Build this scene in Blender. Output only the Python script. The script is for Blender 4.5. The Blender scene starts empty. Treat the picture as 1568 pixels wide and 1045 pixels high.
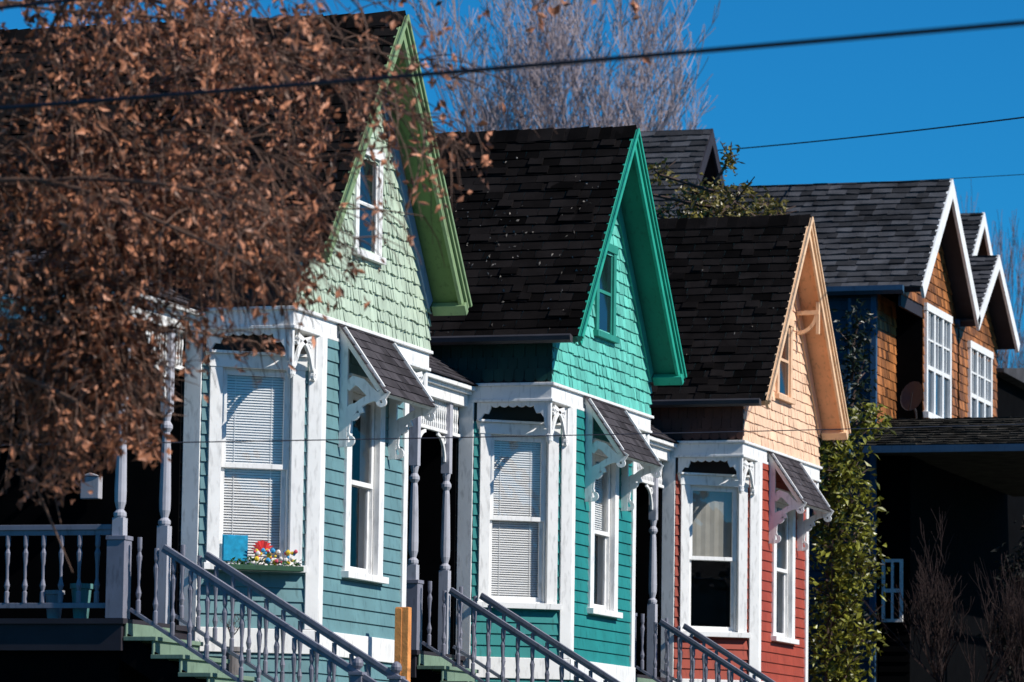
import bpy, bmesh, math, random
from mathutils import Vector, Matrix
random.seed(7)
R = random.random
def U(a,b): return random.uniform(a,b)
EYE = 1.6
scene = bpy.context.scene

# ------------------------------------------------------------------ materials
def mat(name, col, rough=.6, var=.12, island=0.0, scale=5.0, bump=0.0, bscale=60.0, spec=.3, transl=0.0, dirt=0.0):
    m = bpy.data.materials.new(name); m.use_nodes = True
    nt = m.node_tree; N = nt.nodes; L = nt.links
    b = N['Principled BSDF']
    b.inputs['Roughness'].default_value = rough
    b.inputs['Specular IOR Level'].default_value = spec
    tc = N.new('ShaderNodeTexCoord')
    no = N.new('ShaderNodeTexNoise'); no.inputs['Scale'].default_value = scale; no.inputs['Detail'].default_value = 5
    L.new(tc.outputs['Object'], no.inputs['Vector'])
    mr = N.new('ShaderNodeMapRange')
    mr.inputs['From Min'].default_value=.25; mr.inputs['From Max'].default_value=.75
    mr.inputs['To Min'].default_value = 1-var; mr.inputs['To Max'].default_value = 1+var
    L.new(no.outputs['Fac'], mr.inputs['Value'])
    val = mr.outputs['Result']
    if island>0:
        ge = N.new('ShaderNodeNewGeometry')
        m2 = N.new('ShaderNodeMapRange')
        m2.inputs['To Min'].default_value=1-island; m2.inputs['To Max'].default_value=1+island
        L.new(ge.outputs['Random Per Island'], m2.inputs['Value'])
        mu = N.new('ShaderNodeMath'); mu.operation='MULTIPLY'
        L.new(val, mu.inputs[0]); L.new(m2.outputs['Result'], mu.inputs[1]); val = mu.outputs[0]
    if dirt>0:
        n2 = N.new('ShaderNodeTexNoise'); n2.inputs['Scale'].default_value=22; n2.inputs['Detail'].default_value=6
        mp = N.new('ShaderNodeMapping'); mp.inputs['Scale'].default_value=(1,1,.25)
        L.new(tc.outputs['Object'], mp.inputs['Vector']); L.new(mp.outputs['Vector'], n2.inputs['Vector'])
        m3 = N.new('ShaderNodeMapRange'); m3.inputs['From Min'].default_value=.54; m3.inputs['From Max'].default_value=.72
        m3.inputs['To Min'].default_value=1; m3.inputs['To Max'].default_value=1-dirt
        L.new(n2.outputs['Fac'], m3.inputs['Value'])
        mu = N.new('ShaderNodeMath'); mu.operation='MULTIPLY'
        L.new(val, mu.inputs[0]); L.new(m3.outputs['Result'], mu.inputs[1]); val = mu.outputs[0]
    hs = N.new('ShaderNodeHueSaturation'); hs.inputs['Color'].default_value=(*col,1)
    L.new(val, hs.inputs['Value']); L.new(hs.outputs['Color'], b.inputs['Base Color'])
    if bump>0:
        n3 = N.new('ShaderNodeTexNoise'); n3.inputs['Scale'].default_value=bscale; n3.inputs['Detail'].default_value=4
        L.new(tc.outputs['Object'], n3.inputs['Vector'])
        bp = N.new('ShaderNodeBump'); bp.inputs['Strength'].default_value=bump; bp.inputs['Distance'].default_value=.02
        L.new(n3.outputs['Fac'], bp.inputs['Height']); L.new(bp.outputs['Normal'], b.inputs['Normal'])
    if transl>0:
        out = N['Material Output']
        tr = N.new('ShaderNodeBsdfTranslucent'); L.new(hs.outputs['Color'], tr.inputs['Color'])
        mx = N.new('ShaderNodeMixShader'); mx.inputs[0].default_value=transl
        L.new(b.outputs[0], mx.inputs[1]); L.new(tr.outputs[0], mx.inputs[2]); L.new(mx.outputs[0], out.inputs['Surface'])
    return m

def glass_mat(name, refl=.12, tint=(.95,.95,.95)):
    m = bpy.data.materials.new(name); m.use_nodes=True
    nt=m.node_tree; N=nt.nodes; L=nt.links
    N.remove(N['Principled BSDF']); out=N['Material Output']
    t=N.new('ShaderNodeBsdfTransparent'); t.inputs['Color'].default_value=(*tint,1)
    g=N.new('ShaderNodeBsdfGlossy'); g.inputs['Roughness'].default_value=.02
    no=N.new('ShaderNodeTexNoise'); no.inputs['Scale'].default_value=2.5
    tc=N.new('ShaderNodeTexCoord'); L.new(tc.outputs['Object'],no.inputs['Vector'])
    bp=N.new('ShaderNodeBump'); bp.inputs['Strength'].default_value=.2; bp.inputs['Distance'].default_value=.02
    L.new(no.outputs['Fac'],bp.inputs['Height']); L.new(bp.outputs['Normal'],g.inputs['Normal'])
    mx=N.new('ShaderNodeMixShader'); mx.inputs[0].default_value=refl
    L.new(t.outputs[0],mx.inputs[1]); L.new(g.outputs[0],mx.inputs[2]); L.new(mx.outputs[0],out.inputs['Surface'])
    return m

M_WHITE = mat('white_paint',(.86,.85,.83),.5,.06,0,4,.05,30,.3,0,.30)
M_RAIL  = mat('porch_rail_paint',(.21,.21,.26),.5,.12,0,6,0,30,.3,0,.35)
M_ROOF  = mat('asphalt_shingle',(.0098,.0082,.0080),1,.4,.7,3,.6,180,.03)
M_ROOFG = mat('grey_asphalt_shingle',(.058,.058,.064),.95,.4,.55,3,.5,120,.06)
M_AWN   = mat('awning_shingle',(.060,.054,.060),.95,.25,.35,4,.5,150,.06)
M_DARK  = mat('dark_recess_shade',(.0035,.0035,.004),1,.2,0,5,0,60,.02)  # deep shade put into the colour; also used on the black stringers
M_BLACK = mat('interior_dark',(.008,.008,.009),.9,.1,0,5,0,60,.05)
M_GLASS = glass_mat('window_glass',.05)
M_DGLASS= mat('dark_glass',(.008,.012,.016),.06,.1,0,2,0,30,.5)
M_BLIND = mat('blind_slat',(.90,.90,.89),.5,.03)
M_CURT  = mat('shade_cloth',(.36,.35,.31),.8,.15)
M_GUT   = mat('gutter_metal',(.06,.055,.06),.5,.15,0,5,0,30,.3)
M_TREAD = mat('stair_tread_paint',(.18,.26,.19),.6,.15,0,4,0,30,.3,0,.3)
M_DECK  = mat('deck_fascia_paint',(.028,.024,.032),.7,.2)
M_WOOD  = mat('raw_timber',(.75,.30,.09),.7,.3,0,9,.2,40)
M_WIRE  = mat('wire_rubber',(.008,.008,.016),.6,.05)

# ------------------------------------------------------------------ geometry helpers
class Fr:
    def __init__(s,o,t,n,u=(0,0,1)):
        s.o=Vector(o); s.t=Vector(t).normalized(); s.n=Vector(n).normalized(); s.u=Vector(u).normalized()
    def p(s,a,b,c): return s.o+s.t*a+s.n*b+s.u*c

class Part:
    def __init__(s,name,m,parent=None,bevel=0):
        s.name=name; s.m=m; s.par=parent; s.v=[]; s.f=[]; s.bevel=bevel
    def hexa(s,P):
        i=len(s.v); s.v+= [tuple(p) for p in P]
        for f in ((0,1,2,3),(4,7,6,5),(0,4,5,1),(1,5,6,2),(2,6,7,3),(3,7,4,0)): s.f.append(tuple(i+k for k in f))
    def box(s,F,a0,a1,b0,b1,c0,c1):
        s.hexa([F.p(a0,b0,c0),F.p(a1,b0,c0),F.p(a1,b1,c0),F.p(a0,b1,c0),F.p(a0,b0,c1),F.p(a1,b0,c1),F.p(a1,b1,c1),F.p(a0,b1,c1)])
    def slope(s,F,a0,a1,b0,b1,c0,L,tp):
        s.hexa([F.p(a0,b0,c0),F.p(a1,b0,c0),F.p(a1,b1,c0),F.p(a0,b1,c0),F.p(a0,b0,L+b0*tp),F.p(a1,b0,L+b0*tp),F.p(a1,b1,L+b1*tp),F.p(a0,b1,L+b1*tp)])
    def prism(s,F,poly,b0,b1):
        i=len(s.v); n=len(poly)
        s.v+=[tuple(F.p(a,b0,c)) for a,c in poly]+[tuple(F.p(a,b1,c)) for a,c in poly]
        s.f.append(tuple(range(i,i+n))); s.f.append(tuple(range(i+2*n-1,i+n-1,-1)))
        for k in range(n):
            k2=(k+1)%n; s.f.append((i+k,i+n+k,i+n+k2,i+k2))
    def band(s,F,pts,w,b0,b1,closed=False):
        n=len(pts); i=len(s.v)
        for k in range(n):
            if closed: p0=pts[k-1]; p1=pts[(k+1)%n]
            else: p0=pts[max(0,k-1)]; p1=pts[min(n-1,k+1)]
            dx,dz=p1[0]-p0[0],p1[1]-p0[1]; l=math.hypot(dx,dz) or 1
            nx,nz=-dz/l,dx/l
            ww = w(k/(n-1)) if callable(w) else w
            a,c=pts[k]
            for sg,b in ((1,b0),(-1,b0),(-1,b1),(1,b1)):
                s.v.append(tuple(F.p(a+nx*sg*ww/2,b,c+nz*sg*ww/2)))
        m=n if closed else n-1
        for k in range(m):
            j=i+4*k; j2=i+4*((k+1)%n)
            for q in range(4): s.f.append((j+q,j+(q+1)%4,j2+(q+1)%4,j2+q))
        if not closed:
            s.f.append((i,i+1,i+2,i+3)); j=i+4*(n-1); s.f.append((j+3,j+2,j+1,j))
    def lathe(s,x,y,prof,seg=10):
        i=len(s.v)
        for r,z in prof:
            for k in range(seg):
                a=2*math.pi*k/seg; s.v.append((x+r*math.cos(a),y+r*math.sin(a),z))
        for j in range(len(prof)-1):
            for k in range(seg):
                k2=(k+1)%seg; s.f.append((i+j*seg+k,i+j*seg+k2,i+(j+1)*seg+k2,i+(j+1)*seg+k))
        s.f.append(tuple(i+k for k in range(seg-1,-1,-1))); s.f.append(tuple(i+(len(prof)-1)*seg+k for k in range(seg)))
    def tube(s,pts,rads,seg=5):
        i=len(s.v); n=len(pts)
        for k in range(n):
            d=(Vector(pts[min(n-1,k+1)])-Vector(pts[max(0,k-1)]))
            d=d.normalized() if d.length>1e-6 else Vector((0,0,1))
            x=d.cross(Vector((.31,.2,.93))).normalized(); y=d.cross(x)
            for q in range(seg):
                a=2*math.pi*q/seg; s.v.append(tuple(Vector(pts[k])+(x*math.cos(a)+y*math.sin(a))*rads[k]))
        for k in range(n-1):
            for q in range(seg):
                q2=(q+1)%seg; s.f.append((i+k*seg+q,i+k*seg+q2,i+(k+1)*seg+q2,i+(k+1)*seg+q))
    def leaf(s,p,ln,wd,d=None):
        d=Vector(d) if d is not None else Vector((U(-1,1),U(-1,1),U(-1,1)))
        if d.length<.01: d=Vector((0,0,1))
        d.normalize(); q=Vector((U(-1,1),U(-1,1),U(-1,1))); sd=d.cross(q)
        if sd.length<.01: sd=Vector((1,0,0))
        sd.normalize(); nn=d.cross(sd)
        p=Vector(p); i=len(s.v); cv=U(-.25,.35)
        base=p; mid=p+d*ln*.5+nn*ln*cv*.4; tip=p+d*ln+nn*ln*cv*-.2
        s.v+=[tuple(base),tuple(mid+sd*wd*.5+nn*wd*.25),tuple(tip),tuple(mid-sd*wd*.5+nn*wd*.25),tuple(mid)]
        s.f+=[(i,i+1,i+4),(i+1,i+2,i+4),(i+2,i+3,i+4),(i+3,i,i+4)]
    def siding(s,F,a0,a1,c0,c1,ex=.135):
        c=c0
        while c<c1-1e-4:
            d=min(c+ex,c1); k=(d-c)/ex
            s.hexa([F.p(a0,-.02,c),F.p(a1,-.02,c),F.p(a1,.024,c+.002),F.p(a0,.024,c+.002),F.p(a0,-.02,d-.001),F.p(a1,-.02,d-.001),F.p(a1,.024-.018*k,d-.001),F.p(a0,.024-.018*k,d-.001)])
            c=d
    def shingles(s,F,c0,c1,ex,wmin,wmax,bound,b=0.0,th=.014,jit=.008,skip=None,gap=.004,ov=1.12,scal=False):
        c=c0
        while c<c1-.01:
            aL,aR=bound(c); ct=min(c+ex*ov,c1)
            tL,tR=bound(ct)
            if aR-aL<.02: break
            a=aL-U(0,wmin)
            while a<aR:
                w=U(wmin,wmax); x0=max(a,aL); x1=min(a+w-gap,aR); a+=w
                if x1-x0<.012: continue
                if skip and skip((x0+x1)/2,c+ex/2): continue
                y0=c-U(0,jit); y1=c-U(0,jit); q0=th*U(.7,1.4); q1=th*U(.7,1.4)
                u0=min(max(x0,tL),tR); u1=max(min(x1,tR),tL)
                if scal:
                    poly=[(x0,ct),(x0,c+.03),(x0+(x1-x0)*.2,c+.006),((x0+x1)/2,c-.004),(x1-(x1-x0)*.2,c+.006),(x1,c+.03),(x1,ct)]
                    s.prism(F,poly,b,b+q0)
                else:
                    s.hexa([F.p(x0,b,y0),F.p(x1,b,y1),F.p(x1,b+q1,y1),F.p(x0,b+q0,y0),F.p(u0,b,ct),F.p(u1,b,ct),F.p(u1,b+.002,ct),F.p(u0,b+.002,ct)])
            c+=ex
    def done(s,smooth=False):
        me=bpy.data.meshes.new(s.name); me.from_pydata(s.v,[],s.f); 
        bm=bmesh.new(); bm.from_mesh(me); bmesh.ops.recalc_face_normals(bm,faces=bm.faces); bm.to_mesh(me); bm.free()
        me.materials.append(s.m)
        if smooth:
            for p in me.polygons: p.use_smooth=True
        o=bpy.data.objects.new(s.name,me); scene.collection.objects.link(o)
        if s.par: o.parent=s.par
        if s.bevel:
            b=o.modifiers.new('bevel','BEVEL'); b.width=s.bevel; b.segments=2; b.limit_method='ANGLE'
        return o
def empty(name,loc,scale=(1,1,1)):
    e=bpy.data.objects.new(name,None); e.empty_display_size=.5; scene.collection.objects.link(e); e.location=loc; e.scale=scale; return e
def arc(cx,cz,r,a0,a1,n=10,rz=None):
    rz=rz or r
    return [(cx+r*math.cos(math.radians(a0+(a1-a0)*k/n)),cz+rz*math.sin(math.radians(a0+(a1-a0)*k/n))) for k in range(n+1)]
def spiral(cx,cz,r0,r1,a0,a1,n=16):
    return [(cx+(r0+(r1-r0)*k/n)*math.cos(math.radians(a0+(a1-a0)*k/n)),cz+(r0+(r1-r0)*k/n)*math.sin(math.radians(a0+(a1-a0)*k/n))) for k in range(n+1)]

# ------------------------------------------------------------------ double-hung window
def window(par,F,a0,a1,c0,c1,trim,blinds=0,cw=.13,glass=M_GLASS,sash=None,cloth=False):
    T=Part('window_casing',trim,par,.004)
    o0,o1,p0,p1=a0+cw,a1-cw,c0+.07,c1-.16
    T.box(F,a0,o0,-.02,.045,p0,p1); T.box(F,o1,a1,-.02,.045,p0,p1)
    T.box(F,a0-.015,a1+.015,-.02,.055,p1,c1-.03)
    T.box(F,a0-.045,a1+.045,-.02,.095,c1-.028,c1)
    T.box(F,a0-.04,a1+.04,-.02,.10,c0,p0-.002)
    T.box(F,o0,o0+.02,-.17,-.021,p0,p1); T.box(F,o1-.02,o1,-.17,-.021,p0,p1)
    T.box(F,o0+.02,o1-.02,-.17,-.021,p1-.02,p1); T.box(F,o0+.02,o1-.02,-.17,-.021,p0,p0+.02)
    T.done()
    S=Part('window_sash',sash or trim,par,.003)
    m=(p0+p1)/2; x0,x1=o0+.021,o1-.021
    for (z0,z1,b0,b1) in ((m-.02,p1-.021,-.055,-.022),(p0+.021,m+.02,-.092,-.058)):
        r=.045
        S.box(F,x0,x0+r,b0,b1,z0,z1); S.box(F,x1-r,x1,b0,b1,z0,z1)
        S.box(F,x0+r,x1-r,b0,b1,z1-(.045),z1); S.box(F,x0+r,x1-r,b0,b1,z0,z0+.05)
    S.done()
    G=Part('window_pane',glass,par)
    G.box(F,x0+.042,x1-.042,-.041,-.037,m+.02,p1-.06); G.box(F,x0+.042,x1-.042,-.078,-.074,p0+.06,m-.02)
    G.done()
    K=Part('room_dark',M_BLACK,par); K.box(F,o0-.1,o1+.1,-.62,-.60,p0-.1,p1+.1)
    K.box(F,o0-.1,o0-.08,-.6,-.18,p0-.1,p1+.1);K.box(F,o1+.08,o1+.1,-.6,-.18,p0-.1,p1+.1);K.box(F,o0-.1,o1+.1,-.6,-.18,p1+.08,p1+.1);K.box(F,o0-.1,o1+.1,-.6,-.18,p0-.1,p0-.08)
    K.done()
    if blinds:
        z=p1-.05; zb=p1-(p1-p0)*blinds+.02
        if cloth:
            B=Part('window_shade',M_CURT,par); n=10
            for k in range(n):
                xa=x0+.012+(x1-x0-.024)*k/n; xb=x0+.012+(x1-x0-.024)*(k+1)/n; q=.01*(k%2); q2=.01*((k+1)%2)
                B.hexa([F.p(xa,-.12-q,zb),F.p(xb,-.12-q2,zb),F.p(xb,-.118-q2,zb),F.p(xa,-.118-q,zb),F.p(xa,-.12-q,z),F.p(xb,-.12-q2,z),F.p(xb,-.118-q2,z),F.p(xa,-.118-q,z)])
            B.done()
        else:
            B=Part('window_blind',M_BLIND,par)
            B.box(F,x0+.01,x1-.01,-.135,-.10,z,p1-.022)
            while z>zb:
                e=U(-.0015,.0015)
                B.hexa([F.p(x0+.012,-.118,z+.008+e),F.p(x1-.012,-.118,z+.008),F.p(x1-.012,-.102,z-.013),F.p(x0+.012,-.102,z-.013+e),
                        F.p(x0+.012,-.118,z+.010+e),F.p(x1-.012,-.118,z+.010),F.p(x1-.012,-.102,z-.011),F.p(x0+.012,-.102,z-.011+e)])
                z-=.0265
            B.box(F,x0+.012,x1-.012,-.125,-.100,zb-.03,zb)
            for xx in (x0+.15,x1-.15): B.box(F,xx,xx+.006,-.100,-.098,zb,p1-.05)
            B.done()
    return (o0,o1,p0,p1)

def wall_win(S,F,a0,a1,c0,c1,w,top=None):
    o0,o1,p0,p1=w
    ct=top or c1
    S.siding(F,a0,o0-.01,c0,ct); S.siding(F,o1+.01,a1,c0,ct)
    S.siding(F,o0-.01,o1+.01,c0,p0-.01)
    S.siding(F,o0-.01,o1+.01,p1+.01,ct)

BAL=[(.022,0),(.022,.10),(.014,.11),(.026,.16),(.013,.22),(.016,.35),(.026,.46),(.014,.50),(.022,.53),(.022,.62)]
def baluster(P,x,y,z0,z1,k=1.0):
    h=z1-z0; P.lathe(x,y,[(r*k,z0+z/.62*h) for r,z in BAL],7)

# ------------------------------------------------------------------ victorian house
def victorian(loc,sc,C,blinds,fblinds,seed,cloth=False):
    random.seed(seed)
    H=empty('victorian_house',loc,sc)
    WALL,GAB,SOF,BARGE,RTRIM,SHADE=C['wall'],C['gable'],C['soffit'],C['barge'],C['rtrim'],C['shade']
    ATT=C['attic']
    FF=Fr((0,0,0),(0,1,0),(1,0,0))
    FC=Fr((-.95,0,0),(.95,.75,0),(.75,-.95,0)); LC=math.hypot(.95,.75)
    FC2=Fr((0,3.35,0),(-.95,.75,0),(.75,.95,0))
    FS=Fr((0,0,0),(-1,0,0),(0,-1,0))
    FS2=Fr((0,4.1,0),(-1,0,0),(0,1,0))
    G=-1.5
    S=Part('clapboard_walls',WALL,H)
    wc=window(H,FC,.07,1.05,.56,2.72,M_WHITE,blinds,sash=C.get('sash'),cloth=cloth)
    wall_win(S,FC,0,LC,0,2.92,wc,2.70)
    FW=Fr((0,.75,0),(0,1,0),(1,0,0))
    wf=window(H,FW,.72,1.86,.56,2.62,M_WHITE,fblinds,cw=.15,sash=C.get('sash'),cloth=cloth)
    wall_win(S,FW,0,2.6,0,2.92,wf)
    S.siding(FC2,0,LC,0,2.92)
    S.siding(FC,0,LC,G,-.24); S.siding(FW,0,2.6,G,-.24); S.siding(FC2,0,LC,G,-.24)
    S.siding(FS2,.95,9,G,3.2)
    S.done()
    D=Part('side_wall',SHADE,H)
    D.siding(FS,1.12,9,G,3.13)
    D.box(FC,0,LC,-.02,.01,2.701,2.92)  # dark strip painted in as the overhang's shadow above the canted window
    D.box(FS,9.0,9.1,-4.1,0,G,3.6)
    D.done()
    T=Part('white_trim',M_WHITE,H,.006)
    T.box(FC,-.03,LC+.03,-.02,.045,-.24,0); T.box(FW,-.03,2.63,-.021,.05,-.24,0.002); T.box(FC2,-.03,LC,-.02,.045,-.24,0)
    T.box(FC,1.09,LC+.022,-.021,.04,.003,2.92); T.box(FW,-.012,.12,-.022,.036,.003,2.918); T.box(FW,2.49,2.62,-.022,.04,.003,2.918)
    T.box(FS,.95,1.13,-.1,.025,-.24,2.915)
    T.box(FS,.93,1.15,-.1,.045,-.3,-.1)
    T.box(FF,0,4.1,-1.12,0,2.92,3.10)
    T.box(FF,-.035,4.135,-1.12,.035,3.10,3.135)
    T.box(FF,-.02,4.12,-1.12,.018,2.915,2.95)
    T.done()
    V=Part('fretwork_valance',M_WHITE,H,.003)
    def val(F,a0,a1,b0,b1,big):
        w=a1-a0; top=[(a0,2.914),(a0,2.914-big)]
        low=[(a0+.03,2.914-big-.03),(a0+.07,2.914-big+.02),(a0+.075,2.914-big*.62),(a0+.12,2.914-big*.42),(a0+.17,2.914-big*.44),(a0+.2,2.914-big*.22)]
        pts=top+low
        n=5; s0=a0+.2; s1=a1-.2
        for k in range(n*4+1):
            t=k/(n*4.0); x=s0+(s1-s0)*t
            pts.append((x,2.914-.035-.025*abs(math.sin(t*math.pi*n))))
        pts+= [(a0+a1-x,z) for x,z in reversed(low)]+[(a1,2.914-big),(a1,2.914)]
        V.prism(F,pts,b0,b1)
    val(FS,.02,.95,-.045,-.012,.30)
    def corner(F,a0,d):
        V.band(F,[(a0,2.91),(a0,2.50)],.05,-.045,-.01)
        V.band(F,[(a0+d*x,z) for x,z in [(0.0,2.56),(.04,2.55),(.09,2.58),(.14,2.66),(.2,2.74),(.28,2.80),(.38,2.84),(.52,2.87)]],.05,-.044,-.012)
        V.band(F,spiral(a0+d*.15,2.83,.055,.015,200,560),.022,-.043,-.013)
        V.band(F,spiral(a0+d*.045,2.50,.05,.012,60,420),.026,-.044,-.008)
    corner(FF,.03,1); corner(FF,.70,-1); corner(FF,4.07,-1); corner(FF,3.4,1)
    V.lathe(-.04,.04,[(.035,2.92),(.035,2.62),(.02,2.58),(.045,2.53),(.035,2.47),(.012,2.43)],10)
    V.lathe(-.04,4.06,[(.035,2.92),(.035,2.62),(.02,2.58),(.045,2.53),(.035,2.47),(.012,2.43)],10)
    V.done()
    # ---- gable
    E0,Z0,ZA=-.16,3.65,6.40; half=2.21; m=(ZA-Z0)/half; phi=math.atan(m); L=math.hypot(half,ZA-Z0); tp=math.tan(phi)
    def bnd(c,off=.19):
        a=max(0,E0+(c+off-Z0)/m); return (a,4.1-a)
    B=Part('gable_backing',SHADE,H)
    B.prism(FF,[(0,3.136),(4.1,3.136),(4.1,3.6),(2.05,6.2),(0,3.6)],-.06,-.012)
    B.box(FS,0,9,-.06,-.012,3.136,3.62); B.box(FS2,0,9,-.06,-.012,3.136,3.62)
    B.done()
    g=Part('gable_shingles',GAB,H)
    wx0,wx1,wz0,wz1=1.64,2.44,3.92,4.92
    g.shingles(FF,3.15,6.2,.135,C.get('w0',.085),C.get('w1',.15),bnd,-.012,C.get('gth',.02),C.get('jit',.012),skip=lambda a,c: wx0+.05<a<wx1-.05 and wz0+.05<c<wz1-.05,gap=.007)
    g.done()
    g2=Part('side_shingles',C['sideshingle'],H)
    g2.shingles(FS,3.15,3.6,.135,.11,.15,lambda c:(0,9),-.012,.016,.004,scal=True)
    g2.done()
    aw=Part('attic_window',ATT,H,.003)
    for (x0,x1,z0,z1,b) in ((wx0,wx0+.1,wz0,wz1,.035),(wx1-.1,wx1,wz0,wz1,.035)):
        aw.box(FF,x0,x1,-.02,b,z0,z1)
    aw.box(FF,wx0-.03,wx1+.03,-.02,.045,wz1,wz1+.1); aw.box(FF,wx0-.04,wx1+.04,-.02,.07,wz0-.07,wz0)
    aw.box(FF,wx0+.1,wx1-.1,-.02,.006,(wz0+wz1)/2-.02,(wz0+wz1)/2+.02)
    aw.box(FF,wx0+.1,wx0+.13,-.02,.008,wz0,wz1); aw.box(FF,wx1-.13,wx1-.1,-.02,.008,wz0,wz1)
    aw.done()
    ag=Part('attic_pane',M_DGLASS,H); ag.box(FF,wx0+.1,wx1-.1,-.02,-.008,wz0,wz1); ag.done()
    # roof
    LEN=9.3
    FL=Fr((.33,E0,Z0),(-1,0,0),(0,-math.sin(phi),math.cos(phi)),(0,math.cos(phi),math.sin(phi)))
    FR=Fr((.33,4.1-E0,Z0),(-1,0,0),(0,math.sin(phi),math.cos(phi)),(0,-math.cos(phi),math.sin(phi)))
    sl=Part('roof_soffit_deck',SOF,H)
    for F in (FL,FR): sl.slope(F,0,LEN,-.11,-.012,0,L,tp)
    sl.done()
    bb=Part('barge_boards',BARGE,H,.006)
    for F in (FL,FR):
        bb.slope(F,-.04,-.001,-.17,-.005,0,L,tp); bb.slope(F,-.07,-.041,-.085,-.012,-.01,L,tp); bb.slope(F,-.095,-.0705,-.045,-.004,-.015,L,tp)
    bb.box(FR,-.08,.30,-.2,-.12,-.02,.10); 
    bb.done()
    rt=Part('rake_board',RTRIM,H,.004)
    rt.slope(FR,.295,.345,-.27,-.115,.12,L,tp)
    rt.done()
    rr=Part('roof_shingles',M_ROOF,H)
    for F in (FL,FR):
        rr.shingles(F,0,L,.145,.16,.36,lambda c:(-.03,LEN),-.012,.018,.018,gap=.008)
    for k in range(110):
        a=U(.1,8.8); c=.145*random.randint(0,22)+.01; w=U(.12,.3); h=U(.012,.03)
        rr.hexa([FL.p(a,0,c),FL.p(a+w,0,c+U(-.02,.02)),FL.p(a+w,h+.006,c),FL.p(a,h,c),FL.p(a,0,c+.13),FL.p(a+w,0,c+.13),FL.p(a+w,.006,c+.13),FL.p(a,.006,c+.13)])
    a=0
    while a<LEN:
        FT=Fr((.33+.05,2.05,ZA+.0),(-1,0,0),(0,1,0)); e=U(-.006,.008)
        for sg,dz in ((-1,0),(1,.0005)):
            rr.hexa([FT.p(a,sg*.13,-.14+dz+e),FT.p(a+.24,sg*.13,-.15+dz+e),FT.p(a+.24,0,.012+dz+e),FT.p(a,0,.03+dz+e),FT.p(a,sg*.10,-.16+dz),FT.p(a+.24,sg*.10,-.17+dz),FT.p(a+.24,-sg*.02,-.02),FT.p(a,-sg*.02,-.02)])
        a+=.15
    rr.done()
    gu=Part('gutter',M_GUT,H)
    FG=Fr((.30,0,0),(0,1,0),(-1,0,0))
    gu.prism(FG,[(-.17,3.64),(-.27,3.66),(-.28,3.64),(-.27,3.59),(-.23,3.565),(-.17,3.565)],0,9.2)
    gu.prism(FG,[(4.27,3.64),(4.37,3.66),(4.38,3.64),(4.37,3.59),(4.33,3.565),(4.27,3.565)],0,9.2)
    gu.done()
    if C.get('litter'):
        lt=Part('fallen_leaves',M_LITTER,H)
        for k in range(C['litter']):
            if R()<.75: a=U(.1,6.5); c=max(.1,min(L-.3,random.gauss(1.5,.75)))
            else: a=U(.1,6.5); c=.145*random.randint(3,18)+.01
            p=FL.p(a,.006,c); lt.leaf(p,U(.02,.055),U(.015,.03),(FL.t*U(-1,1)+FL.u*U(-1,1)+FL.n*.15))
        lt.done()
    # ---- awning
    y0,y1=1.27,2.83
    n_=Vector((.7,0,.5)).normalized()
    FA=Fr((.5,y0,2.42),(0,1,0),n_,(-.5,0,.7)); LA=.86
    ad=Part('awning_deck',M_WHITE,H,.004); ad.box(FA,0,y1-y0,-.035,-.004,0,LA); ad.box(FA,-.002,y1-y0+.002,-.06,-.003,-.02,.03); ad.done()
    ar=Part('awning_shingles',M_AWN,H); ar.shingles(FA,-.03,LA,.12,.12,.25,lambda c:(-.05,y1-y0+.05),-.003,.012,.008); ar.done()
    ab=Part('awning_brackets',M_WHITE,H,.003)
    for yy in (y0+.01,y1-.05):
        FB=Fr((.03,yy,0),(1,0,0),(0,1,0))
        ab.band(FB,[(.0,3.05),(.43,2.44)],.09,0,.04)
        ab.band(FB,[(.03,3.0),(.03,1.86)],.085,0.001,.039)
        ab.band(FB,[(.06,2.46),(.14,2.53),(.22,2.50),(.30,2.42),(.38,2.36),(.45,2.38),(.48,2.43)],.10,.002,.038)
        ab.band(FB,arc(.42,2.02,.36,180,100,10,.34),.075,.003,.037)
        ab.band(FB,spiral(.14,2.20,.085,.04,0,360),.05,.004,.036)
        ab.band(FB,spiral(.10,1.93,.07,.02,90,460),.045,.004,.036)
        ab.band(FB,spiral(.44,2.31,.055,.015,90,460),.04,.004,.036)
    ab.done()
    # ---- porch
    FX=Fr((0,0,0),(1,0,0),(0,1,0))
    d=Part('porch_deck',M_DECK,H); d.box(FX,-3.7,-1.0,-1.72,-.03,-.05,0); d.box(FX,-3.7,-1.03,-1.69,-.03,-.30,-.052); d.done()
    k=Part('porch_recess',M_DARK,H); k.box(FX,-3.7,-1.08,-1.6,-.04,G,-.302); k.box(FX,-3.8,-3.68,-1.62,-.03,0.002,3.1); k.box(FX,-3.7,-1.15,-.05,-.026,0.002,2.9); k.done()  # skirt and porch walls coloured near-black for the shade inside and below
    pc=Part('porch_cornice',M_WHITE,H,.005)
    pc.box(FX,-3.7,-1.02,-1.68,-.03,2.86,3.0); pc.box(FX,-3.7,-.97,-1.73,-.03,3.0,3.04); pc.box(FX,-3.7,-.92,-1.78,-.03,3.04,3.09)
    pc.box(FX,-1.13,-1.08,-1.6,-.1,2.50,2.54)
    pc.box(FX,-3.6,-1.1,-1.63,-1.58,2.50,2.54)
    y=-1.5
    while y<-.12: pc.lathe(-1.105,y,[(.012,2.54),(.02,2.6),(.01,2.66),(.02,2.76),(.012,2.86)],6); y+=.07
    x=-3.5
    while x<-1.2: pc.lathe(x,-1.605,[(.012,2.54),(.02,2.6),(.01,2.66),(.02,2.76),(.012,2.86)],6); x+=.07
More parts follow.
